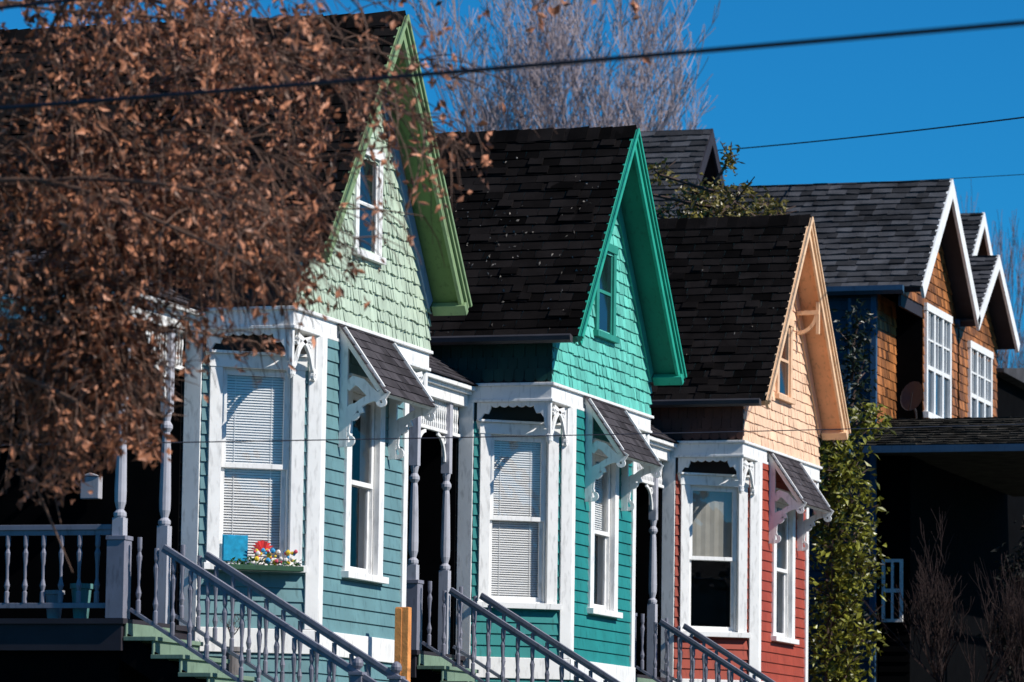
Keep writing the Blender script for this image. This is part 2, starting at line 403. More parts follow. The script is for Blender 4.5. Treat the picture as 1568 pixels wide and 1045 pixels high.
    for (yy,dd) in ((-1.6,1),(-.52,-1)):
        FP=Fr((-1.105,yy,0),(0,dd,0),(1,0,0)); pc.band(FP,arc(.36,2.18,.30,180,95,8,.30),.04,-.015,.015); pc.band(FP,spiral(.1,2.42,.05,.02,0,400),.02,-.014,.014)
    FP=Fr((-1.1,-1.605,0),(-1,0,0),(0,1,0)); pc.band(FP,arc(.36,2.18,.30,180,95,8,.30),.04,-.015,.015)
    pc.done()
    po=Part('porch_posts',M_POST,H)
    pf=[(.05,.95),(.062,.97),(.062,1.0),(.035,1.03),(.055,1.10),(.058,1.2),(.05,1.6),(.042,1.82),(.035,1.86),(.06,1.90),(.06,1.93),(.035,1.97),(.05,2.04),(.05,2.06)]
    for yy in (-1.62,-.52):
        po.lathe(-1.1,yy,pf,12)
        po.box(FX,-1.155,-1.045,yy-.055,yy+.055,0.001,.951); po.box(FX,-1.15,-1.05,yy-.05,yy+.05,2.055,2.858)
    po.done()
    ra=Part('porch_railing',M_RAIL,H,.003)
    ra.box(FX,-3.65,-1.17,-1.65,-1.59,.84,.89); ra.box(FX,-3.65,-1.17,-1.635,-1.605,.79,.84); ra.box(FX,-3.65,-1.17,-1.64,-1.60,.10,.15)
    x=-1.32
    while x>-3.6: baluster(ra,x,-1.62,.15,.79,1.15); x-=.185
    ra.box(FX,-1.19,-1.01,-1.71,-1.53,0.002,.74)
    ra.box(FX,-1.20,-1.0,-1.72,-1.52,.74,.78)
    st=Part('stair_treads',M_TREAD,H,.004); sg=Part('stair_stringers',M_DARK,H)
    tr,ri=.28,.168; NS=9
    for i in range(NS):
        x0=-1.0+tr*i; z=-ri*(i+1)
        st.box(FX,x0-.02,x0+tr+.03,-1.66,-.46,z-.04,z)
        st.box(FX,x0-.018,x0+.002,-1.64,-.48,z+.001,z+ri-.04)
    th=math.atan2(ri,tr); T_=(math.cos(th),0,-math.sin(th)); Un=(math.sin(th),0,math.cos(th))
    for yy in (-1.60,-.52):
        Fh=Fr((-1.0,yy,0),T_,(0,1,0),Un); ll=tr*8.05/math.cos(th)
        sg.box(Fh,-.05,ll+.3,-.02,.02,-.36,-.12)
        hc=.74
        ra.box(Fh,-.05,ll,-.03,.03,hc+.005,hc+.045); ra.box(Fh,-.05,ll,-.018,.018,hc-.03,hc+.005)
        ra.box(Fh,-.03,ll,-.02,.02,.07,.105)
        x=-.90
        while x<-1.0+tr*8.0-.08:
            zz=-(x+1.0)*math.tan(th)
            baluster(ra,x,yy,zz+.10/math.cos(th),zz+(hc-.03)/math.cos(th),1.1); x+=.175
        xe=-1.0+tr*8.05+.05; ze=-(xe+1)*math.tan(th)
        ra.box(FX,xe-.055,xe+.055,yy-.055,yy+.055,ze-.25,ze+.86)
        ra.box(FX,xe-.07,xe+.07,yy-.07,yy+.07,ze+.86,ze+.89)
        ra.lathe(xe,yy,[(.03,ze+.89),(.02,ze+.91),(.05,ze+.945),(.055,ze+.975),(.04,ze+1.01),(.008,ze+1.03)],12)
    ra.done(); st.done(); sg.done()
    pr=Part('porch_roof',M_ROOF,H)
    A,B_,C_,D_,E_,G_,I_=(-.9,-1.8,3.10),(-.9,-.03,3.10),(-3.7,-1.8,3.10),(-1.7,-1.0,3.62),(-1.7,-.03,3.62),(-3.7,-1.0,3.62),(-3.7,-.03,3.62)
    i=len(pr.v); pr.v+=[A,B_,C_,D_,E_,G_,I_,(-3.7,-.03,3.10)]
    pr.f+=[(i,i+1,i+4,i+3),(i+2,i,i+3,i+5),(i+3,i+4,i+6,i+5),(i,i+2,i+7,i+1)]
    pr.done()
    ps=Part('porch_roof_shingles',M_AWN,H)
    Fp=Fr((-.9,-1.8,3.10),(0,1,0),(.52,0,.8),(-.8,0,.52)); Lp=.954
    ps.shingles(Fp,0,Lp,.12,.14,.26,lambda c:(.8*c/Lp,1.77),.002,.014,.006)
    Fq=Fr((-.9,-1.8,3.10),(-1,0,0),(0,-.52,.8),(0,.8,.52))
    ps.shingles(Fq,0,Lp,.12,.14,.26,lambda c:(.8*c/Lp,2.8),.002,.014,.006)
    ps.done()
    return H

M_LITTER=mat('dry_leaf_litter',(.15,.135,.12),.8,.2,.6)
M_POST=mat('post_paint',(.42,.42,.47),.5,.08,0,5,0,30,.3,0,.3)
def pm(n,c,**k):
    kw=dict(rough=.6,var=.15,scale=2.5,dirt=.32); kw.update(k); return mat(n,c,**kw)
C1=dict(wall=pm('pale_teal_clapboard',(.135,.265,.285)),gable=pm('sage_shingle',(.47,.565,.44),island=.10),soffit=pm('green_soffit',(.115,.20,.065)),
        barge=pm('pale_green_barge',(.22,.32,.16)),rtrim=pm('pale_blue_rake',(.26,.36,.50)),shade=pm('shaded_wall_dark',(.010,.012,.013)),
        attic=M_WHITE,sideshingle=pm('side_shingle_dark',(.012,.012,.012)),jit=.045,w0=.07,w1=.11,gth=.026)  # black side shingles carry the eave shadow in their colour
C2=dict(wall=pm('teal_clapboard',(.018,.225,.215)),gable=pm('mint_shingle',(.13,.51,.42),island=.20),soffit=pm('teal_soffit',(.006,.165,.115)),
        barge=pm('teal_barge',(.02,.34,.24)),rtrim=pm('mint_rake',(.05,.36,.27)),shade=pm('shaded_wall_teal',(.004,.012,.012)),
        attic=pm('green_trim',(.03,.26,.20)),sideshingle=pm('side_shingle_teal',(.008,.05,.044),island=.15),jit=.02,litter=420,w0=.10,w1=.20,gth=.024)  # teal side shingles darkened in colour for the shade below the eave
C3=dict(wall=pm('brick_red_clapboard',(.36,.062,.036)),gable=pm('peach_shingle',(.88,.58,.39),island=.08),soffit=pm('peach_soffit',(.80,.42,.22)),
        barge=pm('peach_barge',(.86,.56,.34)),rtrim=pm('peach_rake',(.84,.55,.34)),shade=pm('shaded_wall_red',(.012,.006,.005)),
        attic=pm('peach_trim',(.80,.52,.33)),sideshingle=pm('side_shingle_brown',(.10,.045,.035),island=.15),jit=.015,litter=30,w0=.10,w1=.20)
XF=-14.7
h1=victorian((XF,38.80,1.80+EYE),(1,1,1),C1,1.0,0,11)
h2=victorian((XF,47.33,1.85+EYE),(1,1.03,1.02),C2,.97,.5,12)
h3=victorian((XF,56.15,1.90+EYE),(1,1.08,1.035),C3,.52,0,13,True)
gb=Part('gable_bracket',C3['barge'],h3,.004)
Fb=Fr((.02,2.7,0),(1,0,0),(0,1,0))
gb.band(Fb,[(0,5.15),(.32,5.15)],.06,0,.06); gb.band(Fb,arc(.0,5.15,.28,-90,0,8),.05,.004,.056); gb.band(Fb,[(.3,5.3),(.3,4.85)],.05,.003,.057)
gb.done()

# ------------------------------------------------------------------ window-sill things of house 1
rootf=empty('flower_box',(XF-.47,39.17,1.80+EYE))
FC=Fr((0,0,0),(.95,.75,0),(.75,-.95,0))
p=Part('box',pm('box_green',(.03,.09,.05)),rootf,.004); p.box(FC,-.40,.40,.12,.24,.56,.61); p.done()
for nm,col,n in (('yellow_blooms',(.8,.55,.05),16),('white_blooms',(.8,.75,.7),14),('pink_blooms',(.7,.1,.15),9),('blue_blooms',(.05,.35,.65),7)):
    b=Part(nm,mat(nm,col,.5,.1),rootf)
    for k in range(n):
        q=FC.p(U(-.12,.38),U(.14,.22),U(.64,.76)); r=U(.014,.030)
        b.lathe(q.x,q.y,[(r*.3,q.z-r),(r,q.z-r*.3),(r,q.z+r*.3),(r*.3,q.z+r)],7)
    b.done()
lv=Part('foliage',mat('box_leaf',(.04,.12,.03),.6,.2,.4),rootf)
for k in range(90): lv.leaf(FC.p(U(-.38,.38),U(.14,.22),U(.61,.66)),.06,.025)
lv.done()
rc=empty('blue_card',(XF-.47,39.17,1.80+EYE)); p=Part('card',mat('blue_print',(.01,.30,.50),.5,.35,0,18),rc); p.box(FC,-.36,-.12,.02,.03,.66,.90); p.box(FC,-.37,-.11,.012,.019,.65,.91); p.done()
rp=empty('paper_fan',(XF-.47,39.17,1.80+EYE)); p=Part('petals',mat('red_paper',(.6,.03,.03),.5,.2,.5),rp)
for k in range(11):
    a=math.pi*k/10
    p.hexa([FC.p(.02,.08,.74),FC.p(.03,.08,.74),FC.p(.03,.09,.74),FC.p(.02,.09,.74)]+[FC.p(.02+.11*math.cos(a)+dx,.08+dy,.74+.12*math.sin(a)) for dx,dy in ((-.02,0),(.02,0),(.02,.01),(-.02,.01))])
p.done()
def pot(x,y,z,r,h,m):
    P=Part('flower_pot',m,None); P.lathe(0,0,[(r*.7,0),(r*.95,h*.85),(r*1.1,h*.86),(r*1.1,h),(r*.9,h),(r*.85,h*.9)],16); o=P.done(); o.location=(x,y,z); return o
pot(XF-1.55,38.8-1.45,1.8+EYE,.10,.34,pm('pot_teal',(.10,.24,.23)))
pot(XF-1.85,38.8-1.40,1.8+EYE,.09,.28,pm('pot_grey',(.3,.3,.32)))
mb=Part('mailbox',M_POST,None,.01); Fm=Fr((0,0,0),(1,0,0),(0,-1,0)); mb.box(Fm,-.10,.10,0,.1,0,.22); mb.prism(Fm,[(-.11,.22),(.11,.22),(.0,.26)],0,.11); o=mb.done(); o.location=(XF-2.05,38.73,1.8+EYE+1.25)
wp=Part('wooden_post',M_WOOD,None,.006); Fm=Fr((0,0,0),(1,0,0),(0,1,0)); wp.box(Fm,-.07,.07,-.05,.05,-1.6,0); wp.box(Fm,-.075,.0,-.056,-.045,-1.6,-.01); o=wp.done(); o.location=(XF+.42,41.0,2.10+EYE)

# ------------------------------------------------------------------ houses further down the street
BRN=pm('cedar_shingle',(.27,.10,.03),island=.65,scale=1.6,var=.5); NAVY=pm('navy_siding',(.018,.048,.080)); BLUET=pm('blue_trim',(.03,.085,.16)); CREAM=M_WHITE
M_SKYG=mat('sky_glass',(.03,.05,.07),.05,.1,0,2,0,30,1.0)
def gable_roof(H,x0,x1,yc,half,ze,za,barge,rm,front=None,fx=0,thick=.22,fb=None,ex=.16):
    m=(za-ze)/half; phi=math.atan(m); L=math.hypot(half,za-ze); tp=math.tan(phi)
    FL=Fr((x1,yc-half,ze),(-1,0,0),(0,-math.sin(phi),math.cos(phi)),(0,math.cos(phi),math.sin(phi)))
    FR=Fr((x1,yc+half,ze),(-1,0,0),(0,math.sin(phi),math.cos(phi)),(0,-math.cos(phi),math.sin(phi)))
    LEN=x1-x0
    d=Part('roof_deck',M_DECK,H)
    for F in (FL,FR): d.slope(F,0,LEN,-.12,-.012,0,L,tp)
    d.done()
    b=Part('barge_boards',barge,H)
    for F in (FL,FR): b.slope(F,-.05,-.001,-thick,0.0,0,L,tp)
    b.done()
    r=Part('roof_shingles',rm,H)
    for F in (FL,FR): r.shingles(F,0,L,ex,.14,.36,lambda c:(-.03,LEN),-.012,.03,.03)
    r.done()
    g=Part('gutter',BLUET,H); FG=Fr((x1-.25,0,0),(0,1,0),(-1,0,0)); g.prism(FG,[(yc-half-.01,ze),(yc-half-.12,ze+.01),(yc-half-.12,ze-.07),(yc-half-.01,ze-.12)],0,LEN-.25); g.done()
    if front:
        FF=Fr((fx,0,0),(0,1,0),(1,0,0)); s=Part('gable_wall',front,H)
        def bn(c): a=max(yc-half+.15,yc-half+(c+.2-ze)/m); return (a,2*yc-a)
        s.shingles(FF,fb or ze-.1,za-.2,.15,.12,.2,bn,0,.02,.01); s.done()
        k=Part('gable_backing',M_DECK,H); k.prism(FF,[(yc-half+.15,ze-.3),(yc+half-.15,ze-.3),(yc+half-.15,ze),(yc,za-.2),(yc-half+.15,ze)],-.05,-.003); k.done()

def grid_window(H,F,a0,a1,c0,c1,cols,rows=2):
    T=Part('window_frame',CREAM,H); w=.11
    T.box(F,a0,a0+w,0,.06,c0,c1); T.box(F,a1-w,a1,0,.06,c0,c1); T.box(F,a0-.04,a1+.04,0,.07,c1,c1+.12); T.box(F,a0-.05,a1+.05,0,.1,c0-.1,c0)
    for k in range(1,cols):
        x=a0+(a1-a0)*k/cols; T.box(F,x-.06,x+.06,0,.055,c0,c1)
    mm=c0+(c1-c0)*.45; T.box(F,a0+w,a1-w,0.001,.05,mm-.035,mm+.035)
    for k in range(cols):
        xc=a0+(a1-a0)*(k+.5)/cols; T.box(F,xc-.015,xc+.015,0.001,.04,mm,c1)
    T.box(F,a0+w,a1-w,.001,.042,(mm+c1)/2-.015,(mm+c1)/2+.015)
    T.done()
    G=Part('window_pane',M_SKYG,H); G.box(F,a0+w-.01,a1-w+.01,0.002,.012,c0,c1); G.done()

H4=empty('craftsman_house',(XF,66.1,EYE))
gable_roof(H4,-8,.33,2.05,2.3,8.45,10.5,CREAM,M_ROOFG,BRN,0,.24)
W=Part('side_wall',NAVY,H4); FS=Fr((-.45,0,0),(-1,0,0),(0,-1,0)); W.siding(FS,0,7.2,-1,8.4,.16); FX=Fr((0,0,0),(1,0,0),(0,1,0)); W.box(FX,-7.6,-.5,.03,4.0,-1,8.3); W.done()
W=Part('corner_boards',BLUET,H4); W.box(FS,-.03,.06,-.05,.05,-1,8.35); W.lathe(-.85,-.07,[(.03,-1),(.03,8.3)],8); W.done()
W=Part('bay_wall',BRN,H4); FF0=Fr((-.45,0,0),(0,1,0),(1,0,0)); W.shingles(FF0,5.9,8.4,.15,.12,.2,lambda c:(.06,1.5),0,.02,.01); FF1=Fr((0,0,0),(0,1,0),(1,0,0)); W.shingles(FF1,5.9,8.4,.15,.12,.2,lambda c:(1.5,4.2),0,.02,.01,skip=lambda a,c:1.6<a<3.45 and 6.6<c<8.3); W.done()
W=Part('lower_body',M_DARK,H4); W.box(FX,-.5,-.001,1.5,4.2,-1,8.35); W.box(FX,-.48,-.455,.05,1.5,-1,8.3); W.done()  # bay side and lower storey coloured near-black as eave and porch shade
grid_window(H4,FF1,1.55,3.5,6.62,8.28,3)
W=Part('porch_roof_slope',mat('mossy_shingle',(.035,.032,.027),.95,.5,.5,4,.6,60,.05),H4)
W.hexa([(-.45,-.7,5.86),(3.4,-.7,5.86),(3.4,-.7,5.80),(-.45,-.7,5.80),(-.45,.7,6.42),(2.9,.7,6.42),(2.9,.7,5.8),(-.45,.7,5.8)])
W.hexa([(.02,.7,6.42),(2.9,.7,6.42),(2.9,.7,5.8),(.02,.7,5.8),(.02,9,6.42),(2.9,9,6.42),(2.9,9,5.8),(.02,9,5.8)])
FPs=Fr((-.45,-.7,5.87),(1,0,0),(0,-.37,.93),(0,.93,.37)); W.shingles(FPs,0,1.5,.13,.1,.25,lambda c:(0,3.8-c*.3),0,.03,.03)
W.done()
W=Part('porch_fascia',BLUET,H4); W.box(FX,-.5,3.45,-.76,-.70,5.76,5.87); W.box(FX,3.4,3.46,-.7,9,5.76,5.87); W.done()
W=Part('porch_posts',M_DECK,H4)
for (x,y) in ((3.3,-.6),(3.3,3)): W.box(FX,x-.07,x+.07,y-.07,y+.07,-1,5.78)
W.done()
FSw=Fr((0,.3,0),(1,0,0),(0,-1,0))
W=Part('porch_inner_wall',M_DARK,H4); W.siding(Fr((-.45,.32,0),(1,0,0),(0,-1,0)),.02,.52,-1,5.7,.16); W.box(FX,-.43,.07,.34,1.4,-1,5.8); W.done()  # near-black wall added for the dark void under the porch roof
W=Part('lower_window',M_WHITE,H4)
for (F,a,c,s,h) in ((FSw,-.38,3.15,.34,1.0),):
    W.box(F,a,a+.05,0,.05,c,c+h); W.box(F,a+s-.05,a+s,0,.05,c,c+h); W.box(F,a+.05,a+s-.05,0.001,.049,c+h-.05,c+h); W.box(F,a+.05,a+s-.05,.001,.049,c,c+.05); W.box(F,a+.05,a+s-.05,.002,.045,c+h*.5-.03,c+h*.5+.03); W.box(F,a+s/2-.02,a+s/2+.02,.003,.043,c+.05,c+h)
W.done()
W=Part('satellite_dish',M_GUT,H4)
Fd=Fr((-.12,1.25,6.85),(.8,-.3,0),(.25,-.9,.35),(.1,.3,1)); n=16; i=len(W.v); W.v.append(tuple(Fd.p(0,-.07,0)))
for k in range(n): a=2*math.pi*k/n; W.v.append(tuple(Fd.p(.22*math.cos(a),0,.26*math.sin(a))))
for k in range(n): W.f.append((i,i+1+k,i+1+(k+1)%n))
W.tube([Fd.p(0,-.07,0),Vector((-.1,1.45,6.6)),Vector((-.1,1.5,6.5))],[.02,.02,.02],6); W.tube([Fd.p(0,0,-.25),Fd.p(0,.25,-.05)],[.012,.012],5)
W.done()

H5=empty('craftsman_house',(XF,66.1,EYE))
gable_roof(H5,-6,.33,5.95,1.85,8.4,9.75,CREAM,M_ROOFG,BRN,0,.2)
W=Part('front_wall',BRN,H5); W.shingles(FF1,5.9,8.4,.15,.12,.2,lambda c:(4.35,7.6),0,.02,.01,skip=lambda a,c:5.1<a<6.9 and 6.6<c<8.0); W.done()
W=Part('body',M_DARK,H5); W.box(FX,-5.8,-.02,4.3,7.6,-1,8.3); W.box(FX,-5.8,-.1,7.6,14,-1,7.9); W.done()  # colour stands in for a shaded facade that the sun would light
W=Part('rear_roof',M_ROOFG,H5); W.prism(Fr((.15,0,0),(0,1,0),(-1,0,0)),[(7.5,7.88),(14.2,7.88),(14.2,7.95),(10.8,8.3),(7.5,7.95)],0,6); W.done()
grid_window(H5,FF1,5.05,6.95,6.6,8.05,3)

def far_house(X,Y,half,ze,za,length,wallm,rm,barge,rot=0):
    H=empty('gabled_house',(X,Y,EYE)); H.rotation_euler=(0,0,rot)
    gable_roof(H,-length,.3,0,half,ze,za,barge,rm,wallm,0,.2)
    W=Part('walls',wallm,H); W.box(FX,-length+.2,-.02,-half+.2,half-.2,-1.6,ze+.05); W.done(); return H
far_house(-19.9,72.4,2.1,10.0,12.2,6,M_DECK,M_ROOFG,M_DECK)
far_house(-16.6,80.3,2.2,9.7,11.7,6,BRN,M_ROOFG,CREAM)
TAN=pm('clapboard_tan',(.16,.12,.09))
for y in (8,22,36,50,64): far_house(17,y,4.5,5.5,9.0,9,TAN,M_ROOFG,CREAM,math.pi)

# ------------------------------------------------------------------ vegetation
def fit(P,z1,wx,pz=1.0):
    zs=sorted(v[2] for v in P.v); mz=zs[min(len(zs)-1,int(len(zs)*pz))]; k=z1/mz
    xs=sorted(math.hypot(v[0],v[1]) for v in P.v); w=xs[int(len(xs)*.97)] or 1; q=wx/w
    P.v=[(x*q,y*q,z*k) for x,y,z in P.v]
def bare_tree(name,loc,trunk_h,spread,col,levels,seed,H,Wd,r0=.28,up=.35,kids=3,rk=.6,lk=(.62,.86),rmin=.0):
    random.seed(seed)
    P=Part(name,mat(name+'_bark',col,.8,.25,.3,3),None)
    def grow(p,d,l,r,lv):
        pts=[p]; rad=[max(rmin,r)]; n=3
        for k in range(n):
            d=(d+Vector((U(-.18,.18),U(-.18,.18),U(-.08,.14)))).normalized()
            pts.append(pts[-1]+d*l/n); rad.append(max(rmin,r*(1-.35*(k+1)/n)))
        P.tube(pts,rad,5 if lv<2 else 3)
        if lv>=levels: return
        for k in range(kids+(1 if R()<.5 else 0)):
            nd=(d*1.0+Vector((U(-1,1),U(-1,1),U(-.3,.8)))*spread+Vector((0,0,up))).normalized()
            q=pts[-1] if k<2 else pts[random.randint(1,n-1)]
            grow(q,nd,l*U(*lk),r*rk,lv+1)
    grow(Vector((0,0,0)),Vector((0,0,1)),trunk_h,r0,0)
    fit(P,H,Wd)
    o=P.done(); o.location=loc; return o
# the tall vase-shaped bare elm behind the roofs
def elm(loc,H,half,seed,col):
    random.seed(seed); P=Part('bare_tree',mat('elm_bark',col,.85,.2,.3,1),None)
    P.tube([(0,0,0),(.1,0,H*.25),(0,.1,H*.46)],[.42,.34,.28],8)
    def shoot(p,d,l,r,lv):
        n=8 if lv<2 else 5; pts=[p]; rad=[r]
        for k in range(n):
            d=(d+Vector((U(-.10,.10),U(-.10,.10),U(.0,.10)))).normalized(); pts.append(pts[-1]+d*l/n); rad.append(max(.014,r*(1-.85*(k+1)/n)))
        P.tube(pts,rad,4 if lv<2 else 3)
        if lv>=3: return
        m=(12,8,5)[lv]
        for k in range(m):
            j=random.randint(2,n); q=pts[j]
            nd=(d+Vector((U(-1,1),U(-1,1),U(-.15,.5)))*(.55 if lv<2 else .7)).normalized()
            shoot(q,nd,l*U(.30,.48),rad[j]*.62,lv+1)
    for k in range(20):
        a=2*math.pi*k/20+U(-.2,.2); t=U(.05,.35) if k%2 else U(.30,.58)
        shoot(Vector((0,.1,H*U(.38,.50))),Vector((math.cos(a)*t,math.sin(a)*t,1)),H*(.50-.12*t),.11,0)
    fit(P,H*.985,half,.975)
    o=P.done(); o.location=loc
elm((-38.4,124.2,0),27.6,5.2,4,(.33,.27,.29))
bare_tree('bare_tree',(-25.0,124,0.5),5.0,.6,(.20,.12,.10),6,9,20.0,3.5,.16,.25,3,.6,(.62,.86),.012)
random.seed(31)
def leafy(name,loc,blobs,leaves,ln,col,isl=.6,gloss=.35):
    e=empty(name,loc)
    P=Part('foliage',mat(name+'_leaf',col,gloss,.2,isl,3,0,30,.5,.2),e)
    for (x,y,z,rx,ry,rz,w) in blobs:
        for k in range(int(leaves*w)):
            v=Vector((random.gauss(0,1),random.gauss(0,1),random.gauss(0,1))).normalized()*(R()**.35)*U(.75,1.15)
            P.leaf((x+v.x*rx,y+v.y*ry,z+v.z*rz),ln*U(.6,1.3),ln*.5*U(.7,1.2),(U(-1,1),U(-1,1),U(-.9,.5)))
    P.done()
    S=Part('branches',mat(name+'_bark',(.08,.05,.04),.8),e)
    S.tube([Vector((blobs[0][0],blobs[0][1],0)),Vector((blobs[0][0],blobs[0][1],blobs[0][2]))],[.09,.05],6)
    for (x,y,z,rx,ry,rz,w) in blobs:
        for k in range(4):
            S.tube([Vector((blobs[0][0],blobs[0][1],max(.2,z-rz*1.2))),Vector((x,y,z)),Vector((x+U(-rx,rx),y+U(-ry,ry),z+U(0,rz)))],[.035,.02,.008],4)
    S.done(); return e
bl=[]
z=.3
while z<5.6:
    bl.append((U(-.2,.2),U(-.2,.2),z,.50,.5,.5,.9)); bl.append((U(-.4,.40),U(-.3,.3),z+.2,.32,.35,.26,.5)); z+=.42
leafy('laurel_shrub',(-14.80,62.4,2.1),bl,230,.14,(.19,.19,.025),.85)
bl=[(U(-.25,.25),U(-.3,.3),.4+k*.42,.32,.4,.36,.8) for k in range(17)]
leafy('ivy_column',(-15.0,63.8,2.1),bl,150,.12,(.012,.02,.008))
bl=[(U(-1.4,1.0),U(-.6,.6),U(7.0,7.7),.5,.5,.32,1) for k in range(9)]+[(.25,0,8.1,.16,.2,.3,.5),(-.9,0,7.9,.3,.3,.25,.5),(-1.5,0,7.7,.25,.3,.3,.5),(.9,0,7.35,.3,.3,.2,.5)]
leafy('evergreen_tree',(-17.2,63.8,3.75),[(0,0,7.0,.9,.6,.4,1)]+bl,150,.12,(.16,.13,.028))
bl=[(U(-.45,.7),U(-.5,.5),.4+k*.3,.5,.6,.45,1) for k in range(13)]
leafy('dark_filler_hedge',(-12.3,65.0,2.1),bl,190,.15,(.008,.010,.006),.6,.8)  # added near-black foliage, hides a pale patch and fills the dark corner
for (x,y,s,h) in ((-13.3,63.6,1,4.3),(-12.4,62.8,2,3.6),(-12.2,64.0,4,4.7)):
    bare_tree('bare_shrub',(x,y,2.1),.5,.55,(.022,.011,.010),5,20+s,h,1.2,.02,.5)
pot(-15.24,38.72,1.28+EYE,.10,.32,pm('pot_clay',(.22,.20,.20)))
W=Part('plant_stand',M_RAIL,None); W.lathe(0,0,[(.12,0),(.05,.06),(.05,.68),(.11,.72),(.11,.77)],10); o=W.done(); o.location=(-15.24,38.72,2.1)
bare_tree('potted_shrub',(-15.24,38.72,1.57+EYE),.12,.8,(.12,.06,.05),4,41,.42,.18,.006,.4)

# ------------------------------------------------------------------ brown-leaf street tree, close to the camera side
random.seed(78)
TX,TY=-12.0,23.4; rv=Vector((.9522,.3056,0)); fv=Vector((-.3056,.9522,0))
tree=empty('autumn_tree',(TX,TY,0))
BK=Part('branches',mat('twig_bark',(.12,.07,.05),.8,.2),tree)
LV=Part('leaves',mat('brown_leaf',(.36,.15,.08),.5,.3,.8,6,0,30,.4,.12),tree)
ENV=[(-9,3.6),(.6,3.5),(1.15,3.45),(1.55,3.5),(1.85,3.85),(2.1,3.75),(2.3,4.2),(2.8,4.35),(3.1,4.75),(3.5,4.95),(3.9,5.05),(4.05,5.7),(4.6,5.9),(9,6.4)]
def zmin(a):
    for (x0,z0),(x1,z1) in zip(ENV,ENV[1:]):
        if x0<=a<=x1: return z0+(z1-z0)*(a-x0)/(x1-x0)
    return 6
def W3(a,f,z): return rv*a+fv*f+Vector((0,0,z))
def dens(a,z):
    d=1.0 if a<2.1 else (.85 if a<2.8 else (.62 if a<3.1 else (.36 if a<3.8 else .42)))
    if z>5.7 and a>2.1: d=min(1,d*1.5)
    if z<zmin(a)+.6: d*=.6
    if 1.9<a<3 and 3.9<z<4.9: d*=.5
    return d
def keep(a,z):
    k=(1 if a<2.1 else (.95 if a<2.8 else (.75 if a<3.1 else .52)))*(.6 if (1.9<a<3 and z<4.9) else 1)
    if z>5.7: k*=1.25
    return R()<k
BK.tube([(0,0,2.0),(.03,0,3.2),(-.02,.03,4.2),(0,0,5.0)],[.20,.16,.14,.11],10)
def twig(a,f,z,da,df,dz,ln,r):
    n=9; cur=Vector((a,f,z))
    if z<zmin(a)+.15 or not keep(a,z): return
    pts=[W3(a,f,z)]; st=ln/n; d=Vector((da,df,dz)).normalized()
    cl=U(.75,1.3); full=R()<.82
    for k in range(n):
        d=(d+Vector((U(-.16,.16),U(-.16,.16),-.22+U(-.1,.1)))).normalized()
        cur=cur+d*st
        if cur.z<zmin(cur.x): break
        pts.append(W3(*cur))
        if full and k>=2 and R()<dens(cur.x,cur.z):
            for q in range(random.choice((1,1,2,3,4))):
                o=Vector((U(-.045,.045),U(-.045,.045),U(-.06,.02)))
                LV.leaf(pts[-1]+o,U(.05,.095)*cl,U(.022,.045)*cl,(U(-.8,.8),U(-.8,.8),U(-1.2,.3)))
    if len(pts)>1: BK.tube(pts,[max(.002,r*(1-.8*k/len(pts))) for k in range(len(pts))],3)
def limb(a,f,z,da,df,dz,ln,r,tw,droop=.07):
    n=14; cur=Vector((a,f,z)); d=Vector((da,df,dz)).normalized(); pts=[W3(*cur)]; 
    for k in range(n):
        d=(d+Vector((U(-.14,.14),U(-.14,.14),-droop+U(-.10,.10)))).normalized(); cur=cur+d*ln/n
        if k>3 and cur.z<zmin(cur.x)+.25: break
        pts.append(W3(*cur))
        if k>2:
            for q in range(tw):
                twig(cur.x,cur.y,cur.z,d.x*.5+U(-.8,.8),U(-.7,.7),U(-.7,.7),U(.45,1.05),.006)
    BK.tube(pts,[r*(1-.85*k/n) for k in range(len(pts))],6)
for k in range(15):
    limb(0,0,U(3.6,5.0),1,U(-.55,.55),U(.1,1.1),U(3.0,4.6),.024,5,U(.05,.12))
for k in range(13):
    limb(U(.1,.5),U(-.6,.6),U(5.3,7.0),1,U(-.3,.3),U(-.1,.35),U(3.4,4.7),.013,6,.045)
for k in range(8):
    limb(U(.8,1.1),U(-.7,.7),U(4.4,5.4),1,U(-.3,.3),U(-.3,.2),U(.9,2.0),.014,7,.08)
for k in range(6):
    limb(0,0,U(4.0,5.2),-1,U(-1,1),U(.3,1.0),U(2.0,3.2),.045,4,.06)
for k in range(4):
    limb(0,0,U(4.3,5.2),U(-.5,.5),U(-.5,.5),1.5,U(2.0,3.0),.05,4,.02)
BK.tube([W3(.6,.2,4.6),W3(1.1,.2,4.0),W3(1.3,.22,3.72),W3(1.42,.2,3.45),W3(1.6,.2,3.05)],[.02,.016,.012,.009,.004],5)
BK.tube([W3(1.25,.2,3.8),W3(1.45,.25,3.62),W3(1.52,.2,3.35)],[.010,.007,.003],4)
BK.done(); LV.done()

# ------------------------------------------------------------------ overhead wires
def wire(name,p0,p1,r,sag=.1,ext=1.0):
    p0=Vector(p0);p1=Vector(p1); d=p1-p0; a=p0-d*ext; b=p1+d*ext; P=Part(name,M_WIRE,None); n=40
    pts=[a.lerp(b,k/n)-Vector((0,0,sag*4*(k/n)*(1-k/n)-sag)) for k in range(n+1)]
    P.tube(pts,[r]*(n+1),8); P.done(True)
wire('power_line',(-10.4,21.86,3.93+EYE),(-2.93,16.9,3.24+EYE),.012,.05,.6)
wire('power_line',(-10.6,21.9,4.50+EYE),(-5.6,18.5,4.02+EYE),.010,.05,.6)
wire('power_line',(-21,77.3,12.56+EYE),(-11.5,59.3,9.95+EYE),.012,.1,.4)
wire('power_line',(-19,79,12.1+EYE),(-9,75,11.75+EYE),.007,.1,.4)
wire('power_line',(-12.1,36.0,3.35+EYE),(-9.6,49.4,4.66+EYE),.005,.05,.8)

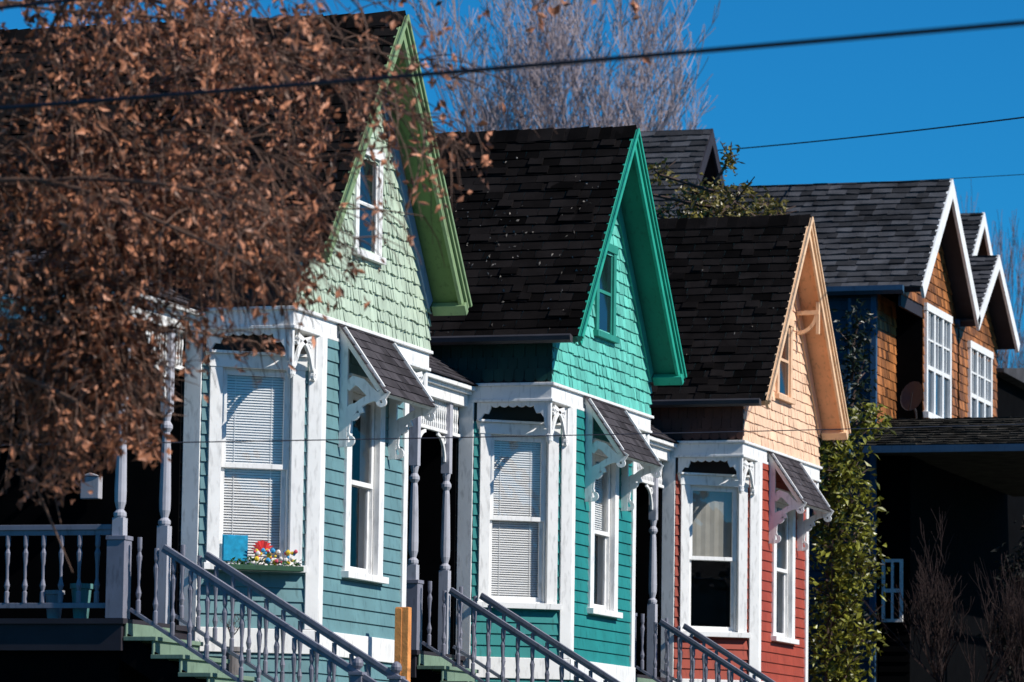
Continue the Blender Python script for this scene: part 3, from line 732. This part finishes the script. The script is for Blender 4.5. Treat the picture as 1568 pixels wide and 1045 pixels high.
# ------------------------------------------------------------------ ground
def sheet(name,x0,x1,y0,y1,z,m):
    P=Part(name,m,None); P.v=[(x0,y0,z),(x1,y0,z),(x1,y1,z),(x0,y1,z)]; P.f=[(0,1,2,3)]; return P.done()
GR=mat('grass',(.035,.05,.018),.9,.4,0,2,.5,20)
sheet('ground',-600,600,-300,900,-.01,GR)
sheet('road',-9,5,-100,400,0.0,mat('asphalt',(.05,.05,.052),.85,.2,0,3,.3,80))
F0=Fr((0,0,0),(1,0,0),(0,1,0))
P=Part('pavement',mat('concrete',(.32,.31,.29),.8,.15,0,2,.2,50),None); P.box(F0,-11.5,-9,-100,300,-.2,.13); P.done()
P=Part('yard_terrace',GR,None); P.box(F0,-45,-11.8,5,110,-.2,2.1); P.done()
P=Part('retaining_wall',mat('wall_concrete',(.28,.27,.25),.85,.25,0,2,.3,40),None); P.box(F0,-11.8,-11.5,5,110,-.2,2.2); P.done()

# ------------------------------------------------------------------ light
el=math.radians(38); azv=Vector((.99,-.12,0)).normalized()
to_sun=Vector((azv.x*math.cos(el),azv.y*math.cos(el),math.sin(el)))
sd=bpy.data.lights.new('sun','SUN'); sd.energy=5.0; sd.angle=math.radians(.5); sd.color=(1,.95,.87)
so=bpy.data.objects.new('sun',sd); scene.collection.objects.link(so); so.rotation_euler=(-to_sun).to_track_quat('-Z','Y').to_euler()
w=bpy.data.worlds.new('World'); scene.world=w; w.use_nodes=True
N=w.node_tree.nodes; L=w.node_tree.links; bg=N['Background']
sk=N.new('ShaderNodeTexSky'); sk.sky_type='NISHITA'; sk.sun_disc=False; sk.sun_elevation=el
sk.sun_rotation=math.atan2(to_sun.x,to_sun.y); sk.air_density=1.0; sk.dust_density=0.0; sk.ozone_density=3.0; sk.altitude=1500
mu=N.new('ShaderNodeMix'); mu.data_type='RGBA'; mu.blend_type='MULTIPLY'; mu.inputs[0].default_value=1
L.new(sk.outputs[0],mu.inputs[6]); mu.inputs[7].default_value=(.13,1.08,1.68,1)
L.new(mu.outputs[2],bg.inputs[0]); bg.inputs[1].default_value=.063

# ------------------------------------------------------------------ camera
cd=bpy.data.cameras.new('camera'); cam=bpy.data.objects.new('camera',cd); scene.collection.objects.link(cam); scene.camera=cam
th=math.radians(17.8); pt=math.radians(6.36); rl=math.radians(.8)
f=Vector((-math.sin(th)*math.cos(pt),math.cos(th)*math.cos(pt),math.sin(pt)))
r=Vector((math.cos(th),math.sin(th),0)); u=r.cross(f)
r2=r*math.cos(rl)+u*math.sin(rl); u2=u*math.cos(rl)-r*math.sin(rl)
cam.matrix_world=Matrix(((r2.x,u2.x,-f.x,0),(r2.y,u2.y,-f.y,0),(r2.z,u2.z,-f.z,EYE),(0,0,0,1)))
cd.lens=150; cd.sensor_width=36; cd.clip_end=3000; cd.clip_start=.5
cd.dof.use_dof=True; cd.dof.focus_distance=47; cd.dof.aperture_fstop=3.8
scene.view_settings.view_transform='Standard'; scene.view_settings.look='None'; scene.view_settings.exposure=0
